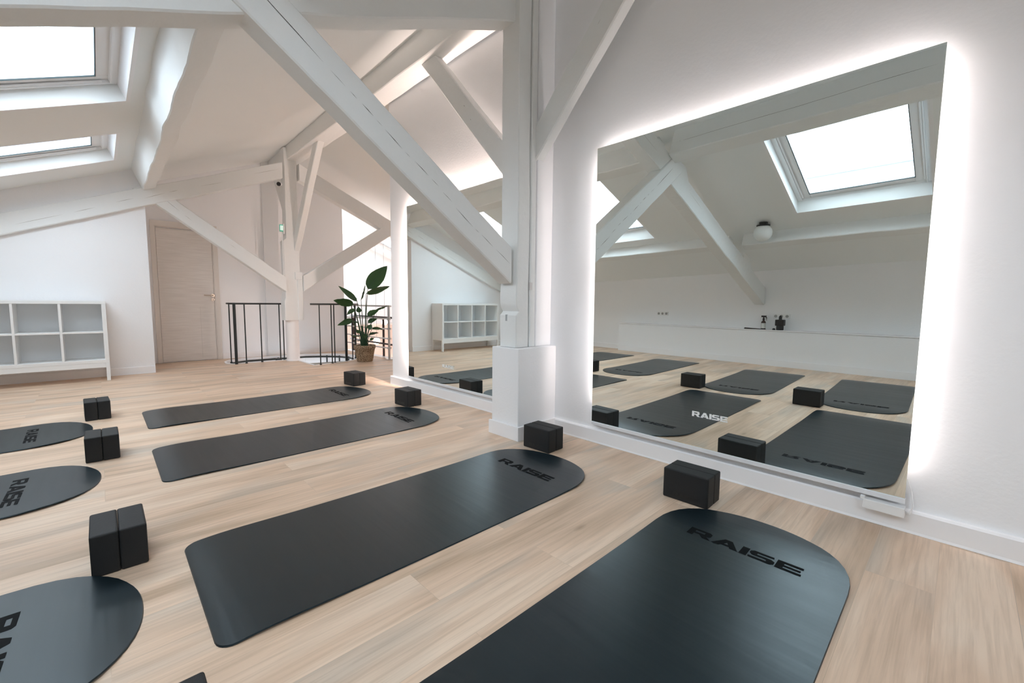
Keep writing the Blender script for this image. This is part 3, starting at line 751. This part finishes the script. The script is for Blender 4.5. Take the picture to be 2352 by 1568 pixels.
# things on the ledge
sb = thing('spray_bottle', 'dark amber spray bottle with pale label on the white ledge', 'bottle', (-5.10, 2.272, .560))
MB().lathe((-5.10, 2.272, .5605), [(.030, 0), (.034, .004), (.034, .105), (.030, .122), (.014, .136), (.013, .142)], 24).build('bottle_body', AMBER, sb, auto=50)
MB().lathe((-5.10, 2.272, .5605), [(.0346, .016), (.0346, .098)], 24, closed_bot=False, closed_top=False).build('paper_label', PAPER, sb, smooth=True)
tr = MB(); tr.lathe((-5.10, 2.272, .5605), [(.016, .142), (.016, .168), (.010, .180), (.010, .196)], 16)
tr.box((-5.112, 2.235, .752), (-5.088, 2.305, .778)); tr.extr([(-5.106, 2.235, .756), (-5.106, 2.220, .742), (-5.106, 2.226, .735), (-5.106, 2.243, .752)], (.012, 0, 0))
tr.tube([(-5.10, 2.245, .755), (-5.10, 2.232, .730), (-5.10, 2.228, .700)], .004, 8)
tr.build('trigger_sprayer', BLACKP, sb, bevel=.002)
ct = MB(); ct.prism([(-5.088, 2.21, .5605), (-5.02, 2.21, .5605), (-5.02, 2.52, .5605), (-5.088, 2.53, .5605)], [(-5.086, 2.22, .566), (-5.022, 2.22, .566), (-5.022, 2.52, .580), (-5.086, 2.53, .582)])
co = ct.build('folded_cloth', BLACKP, bevel=.004)
sb.location.x -= .027
tag(co, 'flat black folded cloth lying on the white ledge left of spray bottle', 'cloth')
lc = thing('lidded_container', 'squat black container with wide shoulders and round knob on the white ledge', 'container', (-5.08, 2.025, .560))
MB().lathe((-5.08, 2.025, .5605), [(.044, 0), (.050, .004), (.050, .062), (.046, .068)], 24).build('container_base', BLACKP, lc, auto=50)
MB().box((-5.130, 1.965, .628), (-5.030, 2.084, .722)).build('container_body', BLACKP, lc, bevel=.008)
MB().lathe((-5.08, 2.025, .722), [(.022, 0), (.022, .03), (.020, .048), (.012, .060), (.004, .064)], 20).build('knob', BLACKP, lc, auto=50)
pd = MB(); pd.lathe((-5.07, 2.105, .5605), [(.018, 0), (.022, .006), (.020, .018), (.008, .026)], 18)
tag(pd.build('lid', BLACKP, auto=50), 'small round black lid lying beside the squat container on the ledge', 'lid')

def sockets(label, y0, y1, z0, z1):
    yc = (y0+y1)/2; x = left_wall_x(yc)
    t = thing('power_socket', label, 'socket', (x, yc, z0), 'triple sockets on the left wall')
    MB().box((x, y0, z0), (x+.011, y1, z1)).build('socket_plate', PLASTIC, t, bevel=.003)
    w = (y1-y0)/3
    for i in range(3):
        c_ = Vector((x+.0115, y0+w*(i+.5), (z0+z1)/2)); m_ = MB()
        m_.tube([c_ - Vector((.001, 0, 0)), c_ + Vector((.001, 0, 0))], .023, 20)
        so = m_.build('socket_well', SOCKDARK, t)
        m_ = MB()
        for dy in (-.008, .008): m_.tube([c_ + Vector((.0005, dy, 0)), c_ + Vector((.0022, dy, 0))], .003, 8)
        m_.build('pin_hole', BLACKP, so)
sockets('white triple power socket on left wall, left of the bottles in reflection', 3.96, 4.19, .728, .800)
sockets('white triple power socket on the left wall behind the black container', 1.93, 2.165, .735, .806)

# globe lamp on the low purlin
gl = thing('globe_lamp', 'round white globe lamp with a black collar under the sloping ceiling', 'lamp', (-4.00, 2.01, 1.70))
lampc = Vector((-3.88, 1.962, 1.908)); gl.location = tuple(lampc); gl['_org'] = list(lampc)
sp = MB()
prof = [(.110*math.sin(math.radians(a)), -.110*math.cos(math.radians(a))) for a in range(6, 160, 7)]
sp.lathe(tuple(lampc), prof, 32); sp.build('lamp_globe', OPAL, gl, smooth=True)
MB().lathe((lampc.x, lampc.y, lampc.z), [(.074, .085), (.080, .088), (.080, .102), (.05, .106), (.05, ceil_z(lampc.x, lampc.y)-lampc.z-.004)], 24).build('lamp_collar', BLACKP, gl, auto=40)

# ------------------------------------------------------------------ stair opening, spiral stair and railings
fm = MB()      # white edge band with a kerb and shaft
n = len(HOLE)
cxh = sum(p[0] for p in HOLE)/n; cyh = sum(p[1] for p in HOLE)/n
for i in range(n):
    a = Vector((*HOLE[i], 0)); b = Vector((*HOLE[(i+1) % n], 0))
    t = (b-a).normalized(); nrm = Vector((t.y, -t.x, 0))
    if nrm.dot(Vector((cxh, cyh, 0)) - (a+b)/2) < 0: nrm = -nrm
    fm.prism([a - nrm*.02 + Vector((0,0,-.26)), b - nrm*.02 + Vector((0,0,-.26)), b + nrm*.012 + Vector((0,0,-.26)), a + nrm*.012 + Vector((0,0,-.26))],
             [a - nrm*.02 + Vector((0,0,.006)), b - nrm*.02 + Vector((0,0,.006)), b + nrm*.012 + Vector((0,0,.006)), a + nrm*.012 + Vector((0,0,.006))])
struct('trim_2', fm, TRIM)
st = thing('spiral_staircase', 'dark spiral staircase descending through the floor opening beside far column', 'staircase', (-.30, 8.25, -2.8))
MB().lathe((-.30, 8.25, -2.85), [(.05, 0), (.05, 2.85)], 16).build('stair_pole', BLACKM, st, auto=40)
for i in range(13):
    a0 = math.radians(-160 - i*26); a1 = a0 - math.radians(28); z = -.19 - i*.20; r = .66
    p = [(-.30 + .05*math.cos(a0), 8.25 + .03*math.sin(a0), z), (-.30 + r*math.cos(a0), 8.25 + r*.5*math.sin(a0), z), (-.30 + r*math.cos((a0+a1)/2), 8.25 + r*.5*math.sin((a0+a1)/2), z),
         (-.30 + r*math.cos(a1), 8.25 + r*.5*math.sin(a1), z), (-.30 + .05*math.cos(a1), 8.25 + .03*math.sin(a1), z)]
    MB().extr(p, (0, 0, .035)).build('tread', TREAD, st)
hr = MB(); pts = []
for q in HOLE[9:]:
    v = Vector((q[0], q[1], 0)); c0 = Vector((cxh, cyh, 0)); v = v + (c0 - v).normalized()*.07; pts.append(v)
hr.tube([p + Vector((0, 0, -.045)) for i, p in enumerate(pts)], .017, 8)
hr.build('inner_handrail', BLACKM, st, auto=50)
for i in range(len(pts)-1):
    for f_ in ((.5,) if i % 2 else ()):
        p = pts[i].lerp(pts[i+1], f_); MB().box((p.x-.012, p.y-.006, -.9), (p.x+.012, p.y+.006, -.02)).build('inner_baluster', BLACKM, st)
LAND = mat('grey_olive_landing', (0.30, 0.30, 0.27), .5)
lpl = [(-.115, 7.60), (-.115, 7.01)] + [(cxl, cyl) for cxl, cyl in [(.02 + .83*math.cos(math.radians(a)), 7.82 + .79*math.sin(math.radians(a))) for a in range(-78, -18, 10)]]
lp2 = MB(); lp2.prism([(x, y, -.075) for x, y in lpl], [(x, y, -.04) for x, y in lpl]); lp2.build('landing_plate', LAND, st)
def bal_rail(nm, label, top, zt, balus, m, tr=.014, br=.009, newels=()):
    t = thing(nm, label, 'railing', (top[0][0], top[0][1], 0), 'black railings around the spiral stair')
    MB().tube([(x, y, zt) for x, y in top], tr, 10).build('handrail', m, t, auto=50)
    for x, y in newels: MB().tube([(x, y, -.03), (x, y, zt)], .021, 12).build('newel_post', m, t, auto=50)
    for x, y in balus:
        b = MB().tube([(x, y, -.10), (x, y, zt)], br, 8); b.lathe((x, y, -.012), [(.018, 0), (.018, .028)], 10); b.build('baluster', m, t, auto=50)
    return t
bal_rail('stair_railing', 'black metal railing with thin balusters left of the far column', [(-1.035, 8.25), (-1.045, 7.97), (-.99, 7.895), (-.60, 7.93), (-.30, 7.96)], .955,
         [(-1.03, 8.12), (-.865, 7.895), (-.635, 7.925), (-.345, 7.955), (-.285, 7.965)], BLACKM, newels=[(-1.005, 7.885)])
top2 = [(-.16, 7.02), (-.03, 6.985)] + [(.02 + .87*math.cos(math.radians(a)), 7.82 + .80*math.sin(math.radians(a))) for a in range(-76, 12, 11)]
bal_rail('stair_railing', 'curved black metal railing between the far column and potted plant', top2, .958,
         [(-.035, 6.99), (.165, 7.035), (.215, 7.05), (.62, 7.30), (.74, 7.46), (.86, 7.70)], BLACKM, newels=[(.445, 7.145)])

sr = thing('steel_railing', 'brushed steel railing with horizontal bars behind the potted plant', 'railing', (1.10, 6.9, 0))
for y in (6.895, 8.70):
    MB().tube([(1.10, y, 0.0), (1.10, y, .93)], .021, 14).box((1.055, y-.045, 0.0), (1.145, y+.045, .008)).build('post', STEEL, sr, auto=50)
MB().box((1.075, 6.84, .915), (1.125, 8.74, .945)).build('handrail', STEEL, sr, bevel=.006)
for z in (.70, .525, .355, .19):
    MB().tube([(1.10, 6.86, z+.012), (1.10, 7.1, z+.005), (1.10, 8.72, z-.01)], .012, 10).build('horizontal_bar', STEEL, sr, auto=50)
    MB().box((1.07, 6.87, z-.005), (1.13, 6.92, z+.028)).build('bar_clamp', STEEL, sr, bevel=.003)
dr = thing('stairwell_railing', 'dark brown metal railing beyond the steel railing at the stairwell', 'railing', (1.27, 7.4, -.3))
MB().box((1.255, 6.92, .700), (1.285, 8.90, .735)).build('handrail', BROWNM, dr, bevel=.004)
MB().box((1.255, 6.92, .215), (1.285, 8.90, .245)).build('lower_rail', BROWNM, dr, bevel=.004)
for y, r, zb in ((7.43, .016, -.25), (8.76, .028, -.25)):
    MB().box((1.27-r, y-r, zb), (1.27+r, y+r, .70)).build('post', BROWNM, dr, bevel=.003)
struct('trim_3', MB().box((1.14, 6.84, -.25), (1.30, 8.95, -.005)), TRIM)

for (x, y, z, r, lb) in ((2.62, 10.0, .50, .072, 'lit white globe pendant hanging beyond the dark railing, upper of two'), (2.40, 10.0, .035, .082, 'lit white globe pendant hanging beyond the dark railing, lower of two')):
    t = thing('pendant_lamp', lb, 'lamp', (x, y, z), 'globe pendants over the stairwell')
    s_ = MB(); s_.lathe((x, y, z), [(r*math.sin(math.radians(a)), -r*math.cos(math.radians(a))) for a in range(5, 176, 9)], 28); s_.build('lamp_globe', OPALLIT, t, smooth=True)
    MB().tube([(x, y, z+r), (x, y, ceil_z(x, y))], .0025, 6).build('cord', BLACKP, t)
    MB().lathe((x, y, z+r-.006), [(.02, 0), (.02, .03)], 14).build('lamp_cap', NICKEL, t)

# exit sign and security sensor on the far post
ex = thing('exit_sign', 'small green emergency exit sign fixed to the side of the far post', 'sign', (-.345, 7.66, 2.11))
MB().box((-.372, 7.640, 2.112), (-.322, 7.672, 2.222)).build('sign_face', EXITG, ex, bevel=.002)
MB().box((-.366, 7.637, 2.13), (-.350, 7.640, 2.205)).box((-.343, 7.637, 2.13), (-.328, 7.640, 2.205)).build('pictogram', EXITW, ex)
MB().box((-.322, 7.650, 2.08), (-.300, 7.70, 2.24)).build('sign_bracket', PLASTIC, ex, bevel=.002)
MB().tube([(-.335, 7.665, 2.11), (-.335, 7.665, 1.30)], .006, 8).build('cable', PLASTIC, ex)
cm = thing('security_camera', 'small black and white security camera under the far rafter by the post', 'camera', (-.345, 7.66, 2.84))
MB().tube([(-.32, 7.68, 2.86), (-.345, 7.66, 2.855)], .022, 14).build('camera_mount', PLASTIC, cm, auto=50)
s_ = MB(); s_.lathe((-.362, 7.650, 2.85), [(.032*math.sin(math.radians(a)), -.032*math.cos(math.radians(a))) for a in range(5, 176, 10)], 20); s_.build('camera_dome', BLACKP, cm, smooth=True)

# ------------------------------------------------------------------ potted plant
pp = thing('potted_plant', 'tall broad-leaved green plant in woven seagrass basket by the stair railing', 'plant', (.675, 6.94, 0))
bk = MB(); bk.lathe((.675, 6.94, 0), [(.118, .001), (.128, .01), (.150, .14), (.163, .215), (.172, .22), (.176, .245), (.174, .275), (.160, .278), (.155, .24), (.15, .22)], 48, closed_top=False)
bk.build('woven_basket', WICKER, pp, smooth=True)
MB().lathe((.675, 6.94, .225), [(.152, 0), (.152, .012)], 32).build('soil', SOIL, pp)
def leaf(base, tip, wid, bend=.0, roll=0.0, facing=(-.7, -.72, 0.1), fold=.25, n=12, droop=.0):
    a = Vector(base); b = Vector(tip); ax = (b-a); L = ax.length; axn = ax.normalized()
    fc = Vector(facing); fc = (fc - axn*fc.dot(axn)).normalized()
    sdv = axn.cross(fc).normalized()
    fc = (Matrix.Rotation(roll, 3, axn) @ fc); sdv = (Matrix.Rotation(roll, 3, axn) @ sdv)
    mb = MB(); K = 6; rows = []
    for i in range(n+1):
        t = i/n
        w = wid*.5*(math.sin(math.pi*min(1, t**.72))**.75 if 0 < t < 1 else 0.02)
        w *= (1.0 if t < .55 else 1.0 - .15*(t-.55)/.45)
        c_ = a + ax*t + fc*bend*math.sin(math.pi*t)*L + Vector((0, 0, -droop*L*t*t))
        row = []
        for k in range(-K//2, K//2+1):
            s = k/(K/2)
            off = sdv*(w*s) + fc*(fold*abs(s)*w) + fc*(.012*mn.noise(Vector((t*9, s*3, a.x*40))))
            row.append(c_ + off)
        rows.append(row)
    m = K+1; o = 0
    for r in rows: mb.v += r
    for r in rows: mb.v += [q - fc*.0012 for q in r]
    T = (n+1)*m
    for i in range(n):
        for k in range(m-1):
            f0 = [i*m+k, i*m+k+1, (i+1)*m+k+1, (i+1)*m+k]
            mb.f.append(f0); mb.mi.append(0); mb.f.append([T+q for q in reversed(f0)]); mb.mi.append(0)
    # midrib
    mb.tube([a + ax*(i/8) + fc*bend*math.sin(math.pi*i/8)*L + Vector((0, 0, -droop*L*(i/8)**2)) + fc*.001 for i in range(9)], [.0045*(1-i/9) + .0012 for i in range(9)], 6, mi=1)
    return mb
def stem(base, tip, r0=.010, r1=.005, side=0.0):
    a = Vector(base); b = Vector(tip); pts = []
    for i in range(9):
        t = i/8; p = a.lerp(b, t); p.x = a.x + (b.x-a.x)*t**1.5; p.y = a.y + (b.y-a.y)*t**1.5; pts.append(p)
    return MB().tube(pts, [r0 + (r1-r0)*i/8 for i in range(9)], 8)
leaves = [  # leaf base, leaf tip (x, z), width, roll, bend, droop, y offset, start x
    ((.75, 1.215), (1.10, 1.62), .25, .1, .03, 0, 0.0, .68),
    ((.742, 1.140), (1.155, 1.33), .12, .9, .05, .12, .05, .69),
    ((.605, 1.03), (.69, 1.28), .04, 1.2, .02, 0, -.05, .65),
    ((.530, 1.01), (.215, 1.27), .10, .7, -.02, .06, -.06, .64),
    ((.510, .955), (.19, 1.04), .15, -.5, -.05, .06, .04, .63),
    ((.475, .885), (.34, .79), .085, .3, .0, 0, -.09, .63),
    ((.480, .70), (.215, .66), .10, -.3, .05, .14, .02, .62),
    ((.640, .82), (.622, .92), .09, .0, .02, 0, .10, .66),
    ((.700, .765), (.88, .865), .115, -.4, .04, 0, -.07, .68),
    ((.862, .872), (1.06, .94), .045, .9, .02, .02, -.07, .68),
    ((.757, .645), (.91, .735), .085, -.3, .04, .10, .04, .69),
    ((.780, .545), (.965, .545), .075, -.8, .05, .08, -.06, .70),
    ((.770, .435), (.95, .48), .07, -.7, .04, .06, .05, .70),
    ((.590, .44), (.425, .46), .035, -1.0, .06, .05, -.05, .64),
    ((.567, .37), (.455, .39), .025, -.8, .12, .25, -.08, .63),
    ((.700, .545), (.745, .625), .09, .0, .02, 0, -.10, .68),
    ((.572, .485), (.525, .54), .06, .4, .02, 0, -.03, .64),
    ((.575, .66), (.485, .69), .035, -.8, .03, .05, .0, .64),
    ((.655, .40), (.60, .47), .07, .5, .03, 0, -.09, .66),
    ((.735, .36), (.80, .40), .06, -.5, .03, .1, -.08, .69)]
for (b0, t0, wd, rl, bd, dp, yo, xs) in leaves:
    y = 6.94 + yo
    s_ = stem((xs, 6.94 + yo*.3, .23), (b0[0], y, b0[1]), .011 if b0[1] > .7 else .007, .0045); so = s_.build('leaf_stalk', STEM, pp, smooth=True)
    leaf((b0[0], y, b0[1]), (t0[0], y + random.uniform(-.05, .05), t0[1]), wd, bd, rl, droop=dp).build('leaf', [LEAF, STEM], so, fixn=False, smooth=True)
for x, r, zt in ((.632, .030, .60), (.705, .022, .55), (.665, .024, .50)):
    MB().tube([(x, 6.93, .225), (x-.002, 6.93, .40), (x-.004, 6.935, zt)], [r, r*.75, r*.3], 10).build('trunk', STEM, pp, smooth=True)

# ------------------------------------------------------------------ neighbouring house outside the roof windows
nb = thing('neighbour_house', 'pale rendered neighbouring house seen low through the reflected roof window', 'house', (-16.5, 3.0, -3))
MB().box((-19, -8, -3), (-14, 5.2, 4.85)).build('house_wall', RENDER_, nb)
MB().box((-19.1, -8.1, 4.85), (-13.9, 5.3, 4.95)).build('coping', ZINC, nb)
MB().extr([(-19, 5.2, -3), (-19, 9.5, -3), (-19, 9.5, 4.2), (-19, 7.4, 6.4), (-19, 5.2, 5.0)], (5.5, 0, 0)).build('side_wing', ZINC, nb)
nt_ = MB()
struct('ground', MB().box((-60, -60, -3.3), (60, 60, -3.05)), mat('grey_ground', (0.3, 0.3, 0.3), 0.9))

# ------------------------------------------------------------------ light
w = bpy.data.worlds.new('overcast_sky'); sc.world = w; w.use_nodes = True
bg = w.node_tree.nodes['Background']; bg.inputs[0].default_value = (0.83, 0.92, 1.0, 1); bg.inputs[1].default_value = 6.7
def portal(w_, side=-1):
    x0, x1, y0, y1 = w_; xm = (x0+x1)/2; ym = (y0+y1)/2
    l = bpy.data.lights.new('daylight_portal', 'AREA'); l.shape = 'RECTANGLE'; l.size = abs(x1-x0)*1.08; l.size_y = y1-y0
    l.cycles.is_portal = True
    o = bpy.data.objects.new('daylight_portal', l); C.objects.link(o)
    ang = math.atan(.412)*(1 if side > 0 else -1)
    n = Vector((-.412*(-side)*-1*-1, 0, 1)); 
    o.location = (xm - .412*(-side)*.26/1.08, ym, ceil_z(xm, ym) + .26/1.08)
    o.rotation_euler = (0, math.atan(.412)*(1 if side > 0 else -1), 0)
for q in WIN: portal(q)
portal(WINR[0], 1)
# ceiling lamp of the floor below, seen as the warm glow in the stairwell
l = bpy.data.lights.new('lower_floor_lamp', 'AREA'); l.energy = 60; l.size = .9; l.color = (1.0, .84, .74)
o = bpy.data.objects.new('lower_floor_lamp', l); C.objects.link(o); o.location = (3.2, 8.6, -.3)

# ------------------------------------------------------------------ camera
cam = bpy.data.cameras.new('camera'); co_ = bpy.data.objects.new('camera', cam); C.objects.link(co_)
yaw, pitch, roll = 7.63342217e-01, -8.85865604e-02, 8.91536532e-03
fw = Vector((math.sin(yaw)*math.cos(pitch), math.cos(yaw)*math.cos(pitch), math.sin(pitch)))
r0 = Vector((math.cos(yaw), -math.sin(yaw), 0)); u0 = r0.cross(fw)
r = r0*math.cos(roll) + u0*math.sin(roll); u = r.cross(fw)
co_.matrix_world = Matrix(((r.x, u.x, -fw.x, -2.53), (r.y, u.y, -fw.y, 0.0), (r.z, u.z, -fw.z, 1.0), (0, 0, 0, 1)))
cam.sensor_width = 36; cam.lens = 36*989.781/2352; cam.clip_start = .02; cam.clip_end = 200
sc.camera = co_
vs_ = sc.view_settings; vs_.view_transform = 'Standard'; vs_.look = 'None'; vs_.gamma = 1; vs_.use_curve_mapping = False
vs_.exposure = 0.60
sc.cycles.max_bounces = 14; sc.cycles.diffuse_bounces = 12; sc.cycles.glossy_bounces = 8; sc.cycles.transparent_max_bounces = 16
sc.cycles.sample_clamp_indirect = 8.0
for o in bpy.data.objects:
    if '_org' in o: del o['_org']
